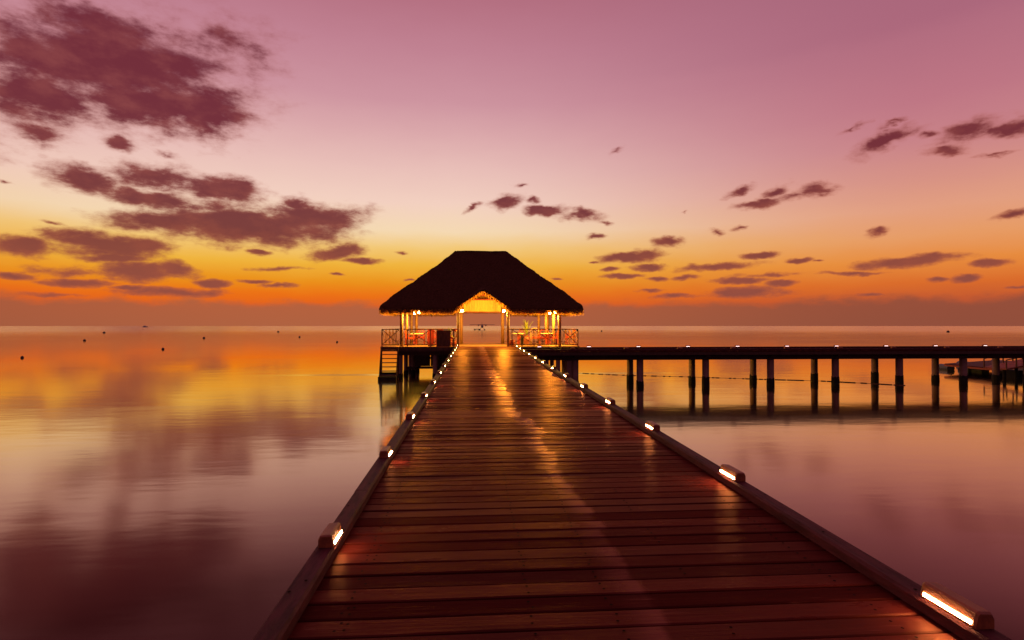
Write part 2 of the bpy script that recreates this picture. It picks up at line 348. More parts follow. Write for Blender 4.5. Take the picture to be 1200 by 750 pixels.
# ------------------------------------------------------------------ sea
def sea():
    bm = BM()
    R_ = [0, 8, 20, 45, 90, 180, 400, 900, 2500, 9000, 24000]; S = 48
    prev = None
    c = bm.verts.new((0, 0, ZW))
    for r in R_[1:]:
        ring = [bm.verts.new((r*math.cos(2*PI*k/S), r*math.sin(2*PI*k/S), ZW)) for k in range(S)]
        for k in range(S):
            if prev is None: bm.faces.new((c, ring[k], ring[(k+1) % S]))
            else: bm.faces.new((prev[k], ring[k], ring[(k+1) % S], prev[(k+1) % S]))
        prev = ring
    m, g, b = new_mat('calm_sea')
    geo = g.n('ShaderNodeNewGeometry'); pos = geo.outputs['Position']
    n0 = g.noise(g.mapping(pos, scale=(.05, .11, 1)), 1, 3, .5)
    rgh = g.m('ADD', g.mr(n0.outputs[0], .35, .65, 0., .03), g.m('ADD', g.mr(g.vm('LENGTH', pos), 8, 45, .10, .055), g.mr(g.vm('LENGTH', pos), 55, 500, 0., .11)))
    n1 = g.noise(g.mapping(pos, scale=(.35, 1.1, 1)), 1, 3, .5)
    n2 = g.noise(g.mapping(pos, scale=(1.6, 5., 1)), 1, 2, .5)
    x, y, z = g.sep(pos)
    dist = g.vm('LENGTH', pos)
    h = g.m('ADD', g.m('MULTIPLY', n1.outputs[0], .008), g.m('MULTIPLY', n2.outputs[0], .0005))
    h = g.m('MULTIPLY', h, g.mr(dist, 15, 160, .8, .35))
    wl = g.noise(g.mapping(pos, scale=(.2, .2, 1)), 1, 2, .5)
    yy = g.m('ADD', y, g.m('MULTIPLY', g.m('SUBTRACT', wl.outputs[0], .5), .5))
    rid = g.m('MULTIPLY', g.mr(yy, 33.0, 34.4), g.mr(g.m('ABSOLUTE', x), 14.5, 8.5))
    rid = g.m('MULTIPLY', rid, g.mr(g.m('ABSOLUTE', x), 5.0, 5.8))
    h = g.m('ADD', h, g.m('MULTIPLY', rid, .019))
    bn = g.n('ShaderNodeBump'); bn.inputs['Strength'].default_value = 1.; bn.inputs['Distance'].default_value = 1.
    g.put(bn.inputs['Height'], h); 
    lw = g.n('ShaderNodeLayerWeight'); fac = lw.outputs['Facing']
    refl = g.ramp(fac, [(0., (.03,)*3+(1,)), (.5, (.05,)*3+(1,)), (.61, (.11,)*3+(1,)), (.69, (.30,)*3+(1,)), (.80, (.64,)*3+(1,)), (.90, (.94,)*3+(1,)), (.97, (.97,)*3+(1,))])
    tint = g.ramp(fac, [(.3, (1, .55, .5, 1)), (.62, (1, .62, .50, 1)), (.82, (1, .80, .64, 1)), (.92, (1, .94, .70, 1)), (1., (1, .96, .8, 1))])
    gl = g.n('ShaderNodeBsdfGlossy'); g.put(gl.inputs['Color'], tint); g.put(gl.inputs['Roughness'], rgh); g.put(gl.inputs['Normal'], bn.outputs[0])
    df = g.n('ShaderNodeBsdfDiffuse'); df.inputs['Color'].default_value = (.040, .015, .013, 1)
    mx = g.n('ShaderNodeMixShader'); g.put(mx.inputs[0], refl); m.node_tree.links.new(df.outputs[0], mx.inputs[1]); m.node_tree.links.new(gl.outputs[0], mx.inputs[2])
    m.node_tree.links.new(mx.outputs[0], m.node_tree.nodes['Material Output'].inputs['Surface']); m.node_tree.nodes.remove(b)
    o = mk('sea', bm, m); tag(o, 'flat calm sea mirroring the orange and pink dusk sky', 'sea', kind='structure')
sea()

# ------------------------------------------------------------------ main jetty
XL, XR = -.87, 2.29                         # deck between the kerbs
KH, KW = .075, .125
JY0, JY1 = -4.0, 31.0
def sl(bm, verts=None):
    for v in (verts or bm.verts): v.co.z += SLOPE*v.co.y
jet = empty('jetty', (.71, 13.5, ZW), 'long reddish plank jetty running straight out to the thatched pavilion', 'jetty')
bm = BM(); P_ = .156
k0 = math.ceil(JY0/P_); k1 = int(JY1/P_)
for k in range(k0, k1):
    y0 = k*P_+.006+random.uniform(0, .002); y1 = (k+1)*P_-.006-random.uniform(0, .003)
    dzz = random.uniform(-.003, .002); n = 6; xa, xb = XL-.10+random.uniform(-.01, .01), XR+.10
    tw = [random.uniform(-.0025, .0025) for _ in range(n+1)]; sk = random.uniform(-.004, .004); tl = random.uniform(-.0018, .0018)
    top_, bot_ = [], []
    for i in range(n+1):
        xx = xa+(xb-xa)*i/n; s = sk*(i/n-.5)
        row = [bm.verts.new((xx, y0+s, -.035)), bm.verts.new((xx, y0+s, dzz-.006+tw[i]+tl)), bm.verts.new((xx, y0+s+.006, dzz+tw[i]+tl)),
               bm.verts.new((xx, y1+s-.006, dzz+tw[i]*.4)), bm.verts.new((xx, y1+s, dzz-.006+tw[i]*.4)), bm.verts.new((xx, y1+s, -.035))]
        if i:
            for j in range(6): bm.faces.new((pr[j], pr[(j+1) % 6], row[(j+1) % 6], row[j]))
        else: bm.faces.new(row)
        pr = row
    bm.faces.new(pr[::-1])
    if k*P_ < 16:
        for sx_ in (-.66, -.62, .30, .72, 1.25, 2.08):
            if sx_ in (-.62, 1.25) and random.random() < .6: continue
            for yy in (y0+.04, y1-.04):
                if random.random() < .04: continue
                cx_ = sx_+random.uniform(-.012, .012); cy_ = yy+random.uniform(-.008, .008)
                vv = [bm.verts.new((cx_+.008*math.cos(a), cy_+.008*math.sin(a), dzz+.0045)) for a in [i*PI/4 for i in range(8)]]
                bm.faces.new(vv).material_index = 1
sl(bm); mk('deck_boards', bm, [M['deck'], M['screw']], jet)
def kerb_run(a0, a1, horiz, c0, c1, z0, z1):
    """kerb made of beams butted end to end, chamfered top"""
    bm = BM(); a = a0
    while a < a1-.01:
        b_ = min(a+random.uniform(2.6, 3.4), a1); j = random.uniform(-.003, .003); ch = .015
        prof = [(c0+j, z0), (c1+j, z0), (c1+j, z1-ch), (c1+j-ch, z1), (c0+j+ch, z1), (c0+j, z1-ch)]
        r0 = [bm.verts.new((p, a+.003, q) if horiz == 'y' else (a+.003, p, q)) for p, q in prof]
        r1 = [bm.verts.new((p, b_-.003, q) if horiz == 'y' else (b_-.003, p, q)) for p, q in prof]
        for i in range(6): bm.faces.new((r0[i], r0[(i+1) % 6], r1[(i+1) % 6], r1[i]))
        bm.faces.new(r0); bm.faces.new(r1); a = b_
    return bm
for c0, c1 in ((XL-KW, XL), (XR, XR+KW)):
    bm = kerb_run(JY0, JY1-.02, 'y', c0, c1, .005, KH); 
    yb_ = JY0+.4
    while yb_ < 14:
        for k_ in range(random.choice((1, 2))):
            bx_ = c0+random.uniform(.03, .095); by_ = yb_+k_*.12
            bm.faces.new([bm.verts.new((bx_+.009*math.cos(a), by_+.009*math.sin(a), KH+.0035)) for a in [i*PI/4 for i in range(8)]]).material_index = 1
        yb_ += random.uniform(.5, .8)
    sl(bm); mk('kerb', bm, [M['kerb'], M['screw']], jet)
for cx_ in (XL+.05, .71, XR-.05):
    bm = BM(); box(bm, cx_-.07, cx_+.07, JY0, JY1-.1, -.24, -.037); sl(bm); mk('joist', bm, M['timber'], jet)
def pile(x, y, ztop, parent, r=.15, alg=.32, name='pile', mat='concrete'):
    bm = BM()
    tube(bm, [(x, y, ZW-1.5), (x, y, ztop)], r, 20)
    p = mk(name, bm, M[mat], parent)
    for q in p.data.polygons: q.use_smooth = abs(q.normal.z) < .5
    b2 = BM(); pts = []; rs = []
    seg = 20; n = 6; z0, z1 = ZW-.2, ZW+alg
    rings = []
    off = [random.uniform(-.05, .05) for _ in range(seg)]
    for i in range(n+1):
        f = i/n; rings.append([b2.verts.new((x+(r+.012+.008*math.sin(f*PI)+random.uniform(-.004, .006))*math.cos(2*PI*k/seg), y+(r+.012+.008*math.sin(f*PI)+random.uniform(-.004, .006))*math.sin(2*PI*k/seg), z0+(z1-z0)*f+(off[k] if i == n else 0))) for k in range(seg)])
    rings.append([b2.verts.new((x+(r-.01)*math.cos(2*PI*k/seg), y+(r-.01)*math.sin(2*PI*k/seg), z1+off[k]+.02)) for k in range(seg)])
    for a, b_ in zip(rings, rings[1:]):
        for k in range(seg): b2.faces.new((a[k], a[(k+1) % seg], b_[(k+1) % seg], b_[k]))
    ag = mk('algae_band', b2, M['algae'], p)
    return p
for yy in (1.5, 6.5, 11.5, 16.5, 21.5):
    zt = SLOPE*yy-.24
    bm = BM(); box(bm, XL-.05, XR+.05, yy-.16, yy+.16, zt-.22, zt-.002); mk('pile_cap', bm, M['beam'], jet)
    for xx in (XL+.25, XR-.25): pile(xx, yy, zt-.22, jet)

# kerb lights ------------------------------------------------------
def kerb_light(loc, inward, label, axis='y', group='low lights on the jetty kerbs', L=.14):
    """timber block lamp on the kerb; inward is +1/-1 for the side the strip faces; built once, see below"""
    t = empty('kerb_light', loc, label, 'kerb light', group)
    L = L if axis == 'y' else .12; o = Vector(loc)
    def P3(u, l, z):                         # u across (towards deck positive), l along
        u *= inward*.84; z *= .88
        return (o.x+u, o.y+l, o.z+z) if axis == 'y' else (o.x+l, o.y+u, o.z+z)
    bm = BM()
    prof = [(-.06, .0), (-.06, .055), (-.045, .082), (.028, .088), (.042, .078), (.060, .012), (.058, .0)]
    b = BM()
    rings = []
    for l, s in ((-L, .9), (-L+.012, 1.), (L-.012, 1.), (L, .9)):
        rings.append([b.verts.new(P3(u*s, l, z*(s if z > .05 else 1))) for u, z in prof])
    for A, B in zip(rings, rings[1:]):
        for k in range(len(prof)): b.faces.new((A[k], A[(k+1) % len(prof)], B[(k+1) % len(prof)], B[k]))
    b.faces.new(rings[0]); b.faces.new(rings[-1])
    mk('block', b, M['house'], t)
    b = BM()
    v = [P3(.0585, -L+.02, .033), P3(.0585, L-.025, .033), P3(.0620, L-.025, .016), P3(.0620, -L+.02, .016)]
    w = [P3(.046, -L+.02, .033), P3(.046, L-.025, .033), P3(.050, L-.025, .016), P3(.050, -L+.02, .016)]
    hexa(b, v+w); mk('light_strip', b, M['strip' if axis == 'y' else 'strip2'], t)
    return t
protoL = None; protoR = None
KLX, KRX = XL-KW/2, XR+KW/2
for side, y0, x in (('left', 3.62, KLX), ('right', 2.62, KRX)):
    proto = None
    for i in range(13):
        y = y0+2.22*i
        if y > JY1-.3: break
        if side == 'right' and i == 0: y -= .09
        loc = (x+(.012 if side == 'left' else 0), y, SLOPE*y+KH+.001)
        lab = '%s lit timber block light on the %s kerb of the main jetty' % ({'nearest': 'nearest'}.get(ORD[i], ORD[i]+' nearest'), side)
        if proto is None: proto = kerb_light(loc, 1 if side == 'left' else -1, lab, L=.12 if side == 'left' else .158); c = proto
        else: c = copy_tree(proto); c.location = loc; c['label'] = lab
        if i == 3 and side == 'right': pass

# ------------------------------------------------------------------ side walkway (runs off to the right)
WYn, WYf = 25.75, 28.35; WZ = .285; WX0, WX1 = XR+KW+.02, 46.
wk = empty('side_walkway', (20, 27, ZW), 'straight plank walkway on paired round piles branching off to the right', 'walkway')
bm = BM(); k = 0; x = WX0
while x < WX1:
    box(bm, x+.005, min(x+.145, WX1), WYn+.02, WYf-.02, WZ-.04, WZ+random.uniform(-.003, .002)); x += .15
mk('deck_boards', bm, M['deck2'], wk)
for c0, c1 in ((WYn, WYn+.13), (WYf-.13, WYf)):
    mk('kerb', kerb_run(WX0, WX1, 'x', c0, c1, WZ+.005, WZ+.11), M['kerb'], wk)
bm = BM(); box(bm, WX0, WX1, WYn+.03, WYn+.15, WZ-.19, WZ-.042); mk('edge_beam', bm, M['timber'], wk)
bm = BM(); box(bm, WX0, WX1, WYf-.15, WYf-.03, WZ-.19, WZ-.042); mk('edge_beam', bm, M['timber'], wk)
GZ = -.17
for c in (26.45, 28.0):
    bm = BM(); box(bm, WX0+.3, WX1, c-.12, c+.12, GZ, WZ-.195); mk('girder', bm, M['beam'], wk)
YPn, YPf = 26.35, 28.05
xs = []
for px in (674, 750, 827, 903, 979, 1054, 1129, 1204, 1280, 1356):
    xs.append(at(px, 454, YPn).x)
for i, x in enumerate(xs):
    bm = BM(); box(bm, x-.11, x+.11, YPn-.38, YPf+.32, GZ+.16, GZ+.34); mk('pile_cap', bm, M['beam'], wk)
    for yy in (YPn, YPf): pile(x, yy, GZ-.002, wk, r=.165, alg=.30+random.uniform(-.06, .16))
bm = BM(); box(bm, xs[0]-.42, xs[0]-.2, YPn-.1, YPf-.2, ZW-1, GZ-.01); mk('pier_wall', bm, M['concrete'], wk)
protoA = protoB = None
for i in range(11):
    x = at(632+58*i, 407, WYf-.07).x; loc = (x, WYf-.065, WZ+.111)
    lab = 'bright kerb light on the far kerb of the side walkway, %s from its jetty end' % ('first' if i == 0 else ORD[i])
    if protoA is None: protoA = kerb_light(loc, -1, lab, 'x', 'lights along the side walkway kerbs')
    else: c = copy_tree(protoA); c.location = loc; c['label'] = lab
for i in range(9):
    x = at(671.5+62.6*i, 409, WYn+.06).x; loc = (x, WYn+.065, WZ+.111)
    lab = 'dark-backed kerb light on the near kerb of the side walkway, %s from its jetty end' % ('first' if i == 0 else ORD[i])
    if protoB is None: protoB = kerb_light(loc, 1, lab, 'x', 'lights along the side walkway kerbs')
    else: c = copy_tree(protoB); c.location = loc; c['label'] = lab

# ------------------------------------------------------------------ pavilion
FZ = .335; PYf, PYb = 31.02, 37.0
PX0, PX1 = -5.22, 6.08; CX = .5
pav = empty('pavilion', (CX, 34, ZW), 'open pavilion on piles with a big dark thatched hip roof, lit from inside', 'pavilion')
bm = BM(); y = PYf
while y < PYb-.01:
    box(bm, PX0, PX1, y+.003, min(y+.137, PYb), FZ-.04, FZ+random.uniform(-.002, .002)); y += .14
mk('floor', bm, M['floorw'], pav)
bm = BM(); box(bm, PX0+.02, PX1-.02, PYf+.02, PYf+.14, FZ-.26, FZ-.043); box(bm, PX0+.02, PX1-.02, PYb-.14, PYb-.02, FZ-.26, FZ-.043)
box(bm, PX0+.02, PX0+.14, PYf+.145, PYb-.145, FZ-.26, FZ-.043); box(bm, PX1-.14, PX1-.02, PYf+.145, PYb-.145, FZ-.26, FZ-.043)
mk('floor_frame', bm, M['timber'], pav)
for yy in (31.5, 34, 36.4):
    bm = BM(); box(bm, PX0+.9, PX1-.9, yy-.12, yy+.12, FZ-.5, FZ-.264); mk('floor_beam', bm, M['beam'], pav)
for xx in (-4.15, -3.7, -2.2, -.6, 1.5, 3.2, 4.3, 4.9):
    for yy in (31.5, 34, 36.4):
        if xx in (-3.7, 4.3) and yy < 34: continue
        pile(xx, yy, FZ-.503, pav, r=.13, alg=.25)
for xx in (-1.4, .45, 2.3):
    bm = BM(); box(bm, xx-.9, xx+.9, 34.3, 34.42, -1.0, FZ-.505); mk('shade_boards', bm, M['timber'], pav)  # dark boards added to stand in for the shade under the floor
bm = BM()
for a, b_ in (((-3.6, 33.8, -1.2), (-2.3, 33.8, -.2)), ((-2.2, 33.7, -1.15), (-.7, 33.7, -.25)), ((3.2, 33.8, -1.2), (4.2, 33.8, -.2)), ((-.6, 33.6, -1.1), (-2.1, 33.6, -.25))):
    bar(bm, a, b_, .1)
mk('brace', bm, M['timber'], pav)
bm = BM(); box(bm, -4.1, 4.8, 33.75, 33.87, -1.12, -.98); mk('tie_beam', bm, M['timber'], pav)
for xx in (-3.15, -2.15, 3.2):
    bm = BM(); box(bm, xx-.48, xx+.48, 33.9, 34.0, -.97, FZ-.505); mk('shade_boards', bm, M['timber'], pav)  # more added dark boards, thickening the shadowed mass between the piles
# roof as a height field: hip roof with an entrance gable, thick thatch
EYf, EYb = 30.15, 38.1; WX = 5.75; RHL = 1.62; ZE, ZR = 2.47, 5.9; TH = .30; YM = 34.3
def roof_low(x, y):
    tF = (y-EYf)/(YM-EYf); tB = (EYb-y)/(EYb-YM); tS = (WX-abs(x-CX))/(WX-RHL)
    t = max(0, min(tF, tB, tS, 1))
    z = ZE+(ZR-ZE)*t**1.13
    z -= .10*math.exp(-t/.03)
    dx_ = abs(x-CX-.02)
    if y < YM:
        gz = 3.42-.67*(math.sqrt(dx_*dx_+.01)-.1)
        w = 1
        if gz > z: z = gz
    return z
bm = BM(); NX, NY = 132, 96
def gx(i): return CX-WX+2*WX*i/NX
def gy(j): return EYf+(EYb-EYf)*(j/NY)
topv = {}; botv = {}
for i in range(NX+1):
    for j in range(NY+1):
        x, y = gx(i), gy(j); zl = roof_low(x, y)
        # rounded corners in plan
        ex = max(0, abs(x-CX)-(WX-.7))/.7; ey = max(0, max(EYf+.7-y, y-(EYb-.7)))/.7
        rr = math.hypot(ex, ey); xo, yo = x, y
        if rr > 1:
            xo = x-math.copysign((ex-ex/rr)*.7, x-CX); yo = y+((ey-ey/rr)*.7 if y < YM else -(ey-ey/rr)*.7)
        ed = min((x-(CX-WX)), (CX+WX-x), (y-EYf), (EYb-y))
        th = TH*(min(1, .32+ed*.6))
        lump = .035*math.sin(x*5.1+y*1.7)*math.sin(y*3.3-x*.7)+random.uniform(-.022, .022)
        topv[i, j] = bm.verts.new((xo, yo, zl+th+lump)); botv[i, j] = bm.verts.new((xo, yo, zl+random.uniform(-.01, .01)))
for i in range(NX):
    for j in range(NY):
        bm.faces.new((topv[i, j], topv[i+1, j], topv[i+1, j+1], topv[i, j+1]))
        bm.faces.new((botv[i, j], botv[i, j+1], botv[i+1, j+1], botv[i+1, j])).material_index = 1
for i in range(NX):
    bm.faces.new((botv[i, 0], botv[i+1, 0], topv[i+1, 0], topv[i, 0])); bm.faces.new((botv[i, NY], topv[i, NY], topv[i+1, NY], botv[i+1, NY]))
for j in range(NY):
    bm.faces.new((botv[0, j], topv[0, j], topv[0, j+1], botv[0, j+1])); bm.faces.new((botv[NX, j], botv[NX, j+1], topv[NX, j+1], topv[NX, j]))
M['under'] = plain('thatch_underside', (.22, .1, .04), .9, .35, 5, stretch=(4, 1, 1), spec=.1)
roof = mk('roof', bm, [M['thatch'], M['under']], pav)
# loose straw fringe hanging from the eaves (one sub-part)
bm = BM()
def tuft(x, y, z, nx, ny, n=1):
    L = random.uniform(.11, .30); w = random.uniform(.012, .03); a = random.uniform(-.5, .5)
    tx, ty = -ny, nx; dx_ = random.uniform(-.05, .05); o = random.uniform(-.12, .04)
    p = Vector((x+nx*o, y+ny*o, z+.06)); d = Vector((nx*random.uniform(-.3, .35)*L+tx*a*L*.5, ny*random.uniform(-.3, .35)*L+ty*a*L*.5, -L-.06))
    u = Vector((tx, ty, 0))*w; q = Vector((nx, ny, 0))*.006
    A = [bm.verts.new(p-u), bm.verts.new(p+u), bm.verts.new(p+q*2)]
    B = [bm.verts.new(p+d*.7-u*.8), bm.verts.new(p+d*.7+u*.8), bm.verts.new(p+d*.7+q*2)]
    t = bm.verts.new(p+d)
    for k in range(3):
        bm.faces.new((A[k], A[(k+1) % 3], B[(k+1) % 3], B[k])); bm.faces.new((B[k], B[(k+1) % 3], t))
for k in range(2300):
    s = random.random(); ff = 1
    x = CX-WX+.15+2*(WX-.15)*s
    e = max(0, abs(x-CX)-(WX-.7)); yo = EYf+.7-math.sqrt(max(0, .49-e*e))+.03
    z = roof_low(x, EYf)
    if min(abs(x+3.25), abs(x+2.98), abs(x-4.22), abs(x-4.55)) < .16 and random.random() < .7: continue
    if abs(x-CX) < 1.3 and random.random() < .75: continue
    tuft(x, yo, z, 0, -1)
for k in range(900):
    xr_ = CX-WX+.15+2*(WX-.15)*random.random()
    if abs(xr_-CX) > 1.75: tuft(xr_, EYb-.05, roof_low(CX+3, EYb), 0, 1)
    sd = random.choice((-1, 1)); y = EYf+.5+(EYb-EYf-1.)*random.random()
    tuft(CX+sd*(WX-.03), y, roof_low(CX+WX, y), sd, 0)
mk('straw_fringe', bm, M['straw'], roof)
bm = BM(); tube(bm, [(CX-RHL+.08+2*(RHL-.08)*i/14, YM+random.uniform(-.02, .02), ZR+TH-.07+random.uniform(-.015, .015)) for i in range(15)], .09, 8); mk('ridge_cap', bm, M['thatch'], roof)
# rafters and tie beams below the thatch
rows = (31.35, 33.75, 36.35)
def rafter(x, ya, yb):
    bm = BM(); n = 10
    tube(bm, [(x, ya+(yb-ya)*i/n, roof_low(x, ya+(yb-ya)*i/n)-.05) for i in range(n+1)], .04, 6); mk('rafter', bm, M['post'], pav)
for i in range(13):
    x = CX-4.9+9.8*i/12; fx = max(0, abs(x-CX)-RHL)/(WX-RHL)
    yt = YM-(YM-EYf)*fx-.1; yb = EYb-(EYb-YM)*(1-fx)
    if abs(x-CX) > 1.5 and yt-EYf > .6: rafter(x, EYf+.2, yt)
    rafter(x, EYb-.2, max(yb, YM+.1))
PXS = {'outer': (-4.08, 4.97), 'inner': (-.88, 1.98)}
def post(x, y, r=.085, mat='post'):
    bm = BM(); zt = roof_low(x, y)-.06
    tube(bm, [(x, y, FZ), (x, y, FZ+1.2), (x, y, zt)], [r, r*.97, r*.93], 14)
    o = mk('post', bm, M[mat], pav)
    for q_ in o.data.polygons: q_.use_smooth = abs(q_.normal.z) < .5
for y in rows:
    for x in PXS['outer']+PXS['inner']:
        if y == rows[0] or x in PXS['outer']: post(x, y, .095 if x in PXS['outer'] else .08)
for x in (-.80, 1.90):
    post(x, 35.9, .11)
post(-3.75, 36.3, .1); post(4.35, 36.3, .1); post(4.6, 34.6, .09)
for x in PXS['outer']:
    bm = BM(); box(bm, x-.06, x+.06, rows[0]-.3, rows[2]+.3, 2.62, 2.78); mk('wall_plate', bm, M['post'], pav)
for xa_, xb_ in ((PXS['outer'][0]-.3, -.9), (2.0, PXS['outer'][1]+.3)):
    bm = BM(); box(bm, xa_, xb_, rows[2]-.06, rows[2]+.06, 2.785, 2.93); mk('wall_plate', bm, M['post'], pav)
for zz, hw in ((3.55, 1.5), (3.9, 1.1), (4.3, .7)):
    bm = BM(); box(bm, CX-hw, CX+hw, 36.0, 36.1, zz-.05, zz+.05); mk('collar_beam', bm, M['redlac'], pav)
# cream board between the rear posts
pl, pr_ = at(543.5, 365, 36.6), at(587, 352, 36.6)
bm = BM(); n = 14
for i in range(n):
    xa = pl.x+(pr_.x-pl.x)*i/n; box(bm, xa+.003, xa+(pr_.x-pl.x)/n-.003, 36.58, 36.62, pl.z, pr_.z)
gp = mk('gable_board', bm, M['panel'], pav)
bm = BM(); box(bm, pl.x-.05, pr_.x+.05, 36.55, 36.66, pl.z-.07, pl.z-.002); box(bm, pl.x-.05, pr_.x+.05, 36.55, 36.66, pr_.z+.002, pr_.z+.10); mk('board_trim', bm, M['redlac'], gp)

# railings
RH = .97
def bay(a, b_, nm='railing', mat='rail', cross=True, parent=None, rough_z=0):
    """one railing bay between two floor points: posts, rails and a crossed brace"""
    a = Vector(a); b_ = Vector(b_); bm = BM(); d = (b_-a); U = Vector((0, 0, 1)); s = d.normalized()
    bar(bm, a+U*RH, b_+U*RH, .06, .045)
    bar(bm, a+U*.10+s*.02, b_+U*.10-s*.02, .045, .05)
    bar(bm, a, a+U*(RH-.025), .055)
    if cross:
        nrm = s.cross(U)*.012
        bar(bm, a+U*.13+nrm+s*.03, b_+U*(RH-.03)+nrm-s*.03, .022, .035); bar(bm, a+U*(RH-.03)-nrm+s*.03, b_+U*.13-nrm-s*.03, .022, .035)
    return mk('railing_bay', bm, M[mat], pav)
def pf(px): return at(px, 403, PYf+.2).x
yR = PYf+.2
lx = [pf(477.5), pf(504.5), pf(532)]; rx = [pf(600), pf(625.7), pf(651.5)]
bay((pf(537.2), yR, FZ), (lx[2], yR, FZ), cross=False)
bay((lx[2], yR, FZ), (lx[1], yR, FZ)); bay((lx[1], yR, FZ), (lx[0], yR, FZ)); bay((lx[0], yR, FZ), (pf(473), yR, FZ), cross=False)
bay((pf(595), yR, FZ), (rx[0], yR, FZ), cross=False); bay((rx[0], yR, FZ), (rx[1], yR, FZ)); bay((rx[1], yR, FZ), (rx[2], yR, FZ)); bay((rx[2], yR, FZ), (pf(656), yR, FZ), cross=False)
e0, e1 = PX0+.07, PX1-.07
bay((e0, yR, FZ), (PXS['outer'][0]-.1, yR, FZ)); bay((e1, yR, FZ), (PXS['outer'][1]+.1, yR, FZ))
for e in (e0, e1):
    for i in range(4):
        ya = yR+.02+(PYb-.15-yR)*i/4; yb = yR+(PYb-.15-yR)*(i+1)/4
        if e == e0 and i == 0: bay((e, ya, FZ), (e, yb, FZ)); continue
        bay((e, ya, FZ), (e, yb, FZ))
def backrail(xa, xb):
    n = max(1, round(abs(xb-xa)/1.3))
    for i in range(n): bay((xa+(xb-xa)*i/n, PYb-.12, FZ), (xa+(xb-xa)*(i+1)/n, PYb-.12, FZ))
backrail(e0, -.95); backrail(2.05, e1)
# solid boards fixed to the left front railing
a, b_ = at(511.5, 386.6, yR-.06), at(528, 405, yR-.06)
bm = BM(); box(bm, a.x, b_.x, yR-.075, yR-.045, FZ+.0, RH+FZ-.04, .006)
for k in range(1, 5): box(bm, a.x+(b_.x-a.x)*k/5-.004, a.x+(b_.x-a.x)*k/5+.004, yR-.079, yR-.0755, FZ+.02, RH+FZ-.06)
mk('rail_board', bm, M['timber'], pav)

# stairs down to the water at the left front corner
sx0, sx1 = PX0+.08, PX0+1.0; st_ = []
stn = empty('boat_stairs', ((sx0+sx1)/2, 30.9, ZW), 'steep open timber stairs from the pavilion floor down to the water', 'stairs')
n = 8
for s in (sx0, sx1):
    bm = BM(); bar(bm, (s, PYf-.03, FZ-.06), (s, PYf-.75, ZW-.15), .05, .20); mk('stringer', bm, M['timber'], stn)
    bm = BM(); bar(bm, (s, PYf-.06, FZ-.2), (s, PYf-.06, ZW-.6), .09); mk('support_post', bm, M['timber'], stn)
for i in range(n):
    f = (i+.6)/n; z = FZ-.06+(ZW-FZ)*f; y = PYf-.03-.72*f
    bm = BM(); box(bm, sx0+.03, sx1-.03, y-.13, y+.13, z-.02, z+.02, .004); mk('tread', bm, M['rail'], stn)
bm = BM(); box(bm, sx0-.02, sx1+.03, PYf-1.05, PYf-.65, ZW+.10, ZW+.2); box(bm, sx0-.02, sx1+.03, PYf-1.05, PYf-.97, ZW-.3, ZW+.10); box(bm, sx0-.02, sx1+.03, PYf-.2, PYf-.1, ZW+.1, ZW+.38)
mk('landing', bm, M['algae'], stn)

# ------------------------------------------------------------------ lamps in the pavilion
def wall_lamp(loc, post_xy, label, power, r=.075):
    o = Vector(loc); t = empty('post_lamp', loc, label, 'lamp', 'lamps fixed to the pavilion posts')
    bm = BM(); bar(bm, (post_xy[0], post_xy[1], o.z+.10), (o.x, o.y, o.z+.10), .025); tube(bm, [(o.x, o.y, o.z+.10), (o.x, o.y, o.z+.05)], .02, 8)
    mk('bracket', bm, M['darkmetal'], t)
    bm = BM(); lathe(bm, (o.x, o.y, o.z), [(.01, -.07), (r*.8, -.05), (r, 0), (r*.8, .045), (.02, .06)], 12); mk('bulb', bm, M['bulb'], t, smooth=True)
    ld = bpy.data.lights.new('bulb_light', 'POINT'); ld.energy = power; ld.color = (1, .52, .045); ld.shadow_soft_size = .07
    lo = bpy.data.objects.new('bulb_light', ld); COL.objects.link(lo); lo.parent = t; lo.location = (0, -.0, -.14)
PW_ = 520
def lamp_at(px, py, Y, post_xy, label, p): q_ = at(px, py, Y); wall_lamp((q_.x, q_.y, q_.z), post_xy, label, p)
lamp_at(485.5, 367, 31.5, (-4.08, 31.35), 'glowing lamp on the front left corner post under the thatch', PW_)
lamp_at(491, 366, 33.4, (-4.08, 33.75), 'glowing lamp just right of and behind the front left corner lamp', PW_*.6)
lamp_at(644.5, 367, 31.9, (4.97, 33.75), 'brightest glowing lamp at the right group of posts', PW_*1.8)
lamp_at(650.5, 366, 33.2, (4.97, 33.75), 'small glowing lamp behind the bright right lamp', PW_*.6)
lamp_at(590.3, 364.5, 31.7, (1.98, 31.35), 'glowing lamp on the right post of the entrance', PW_*1.2)
lamp_at(541.6, 364, 31.9, (-.88, 31.35), 'small glowing lamp on the left post of the entrance', PW_*.5)

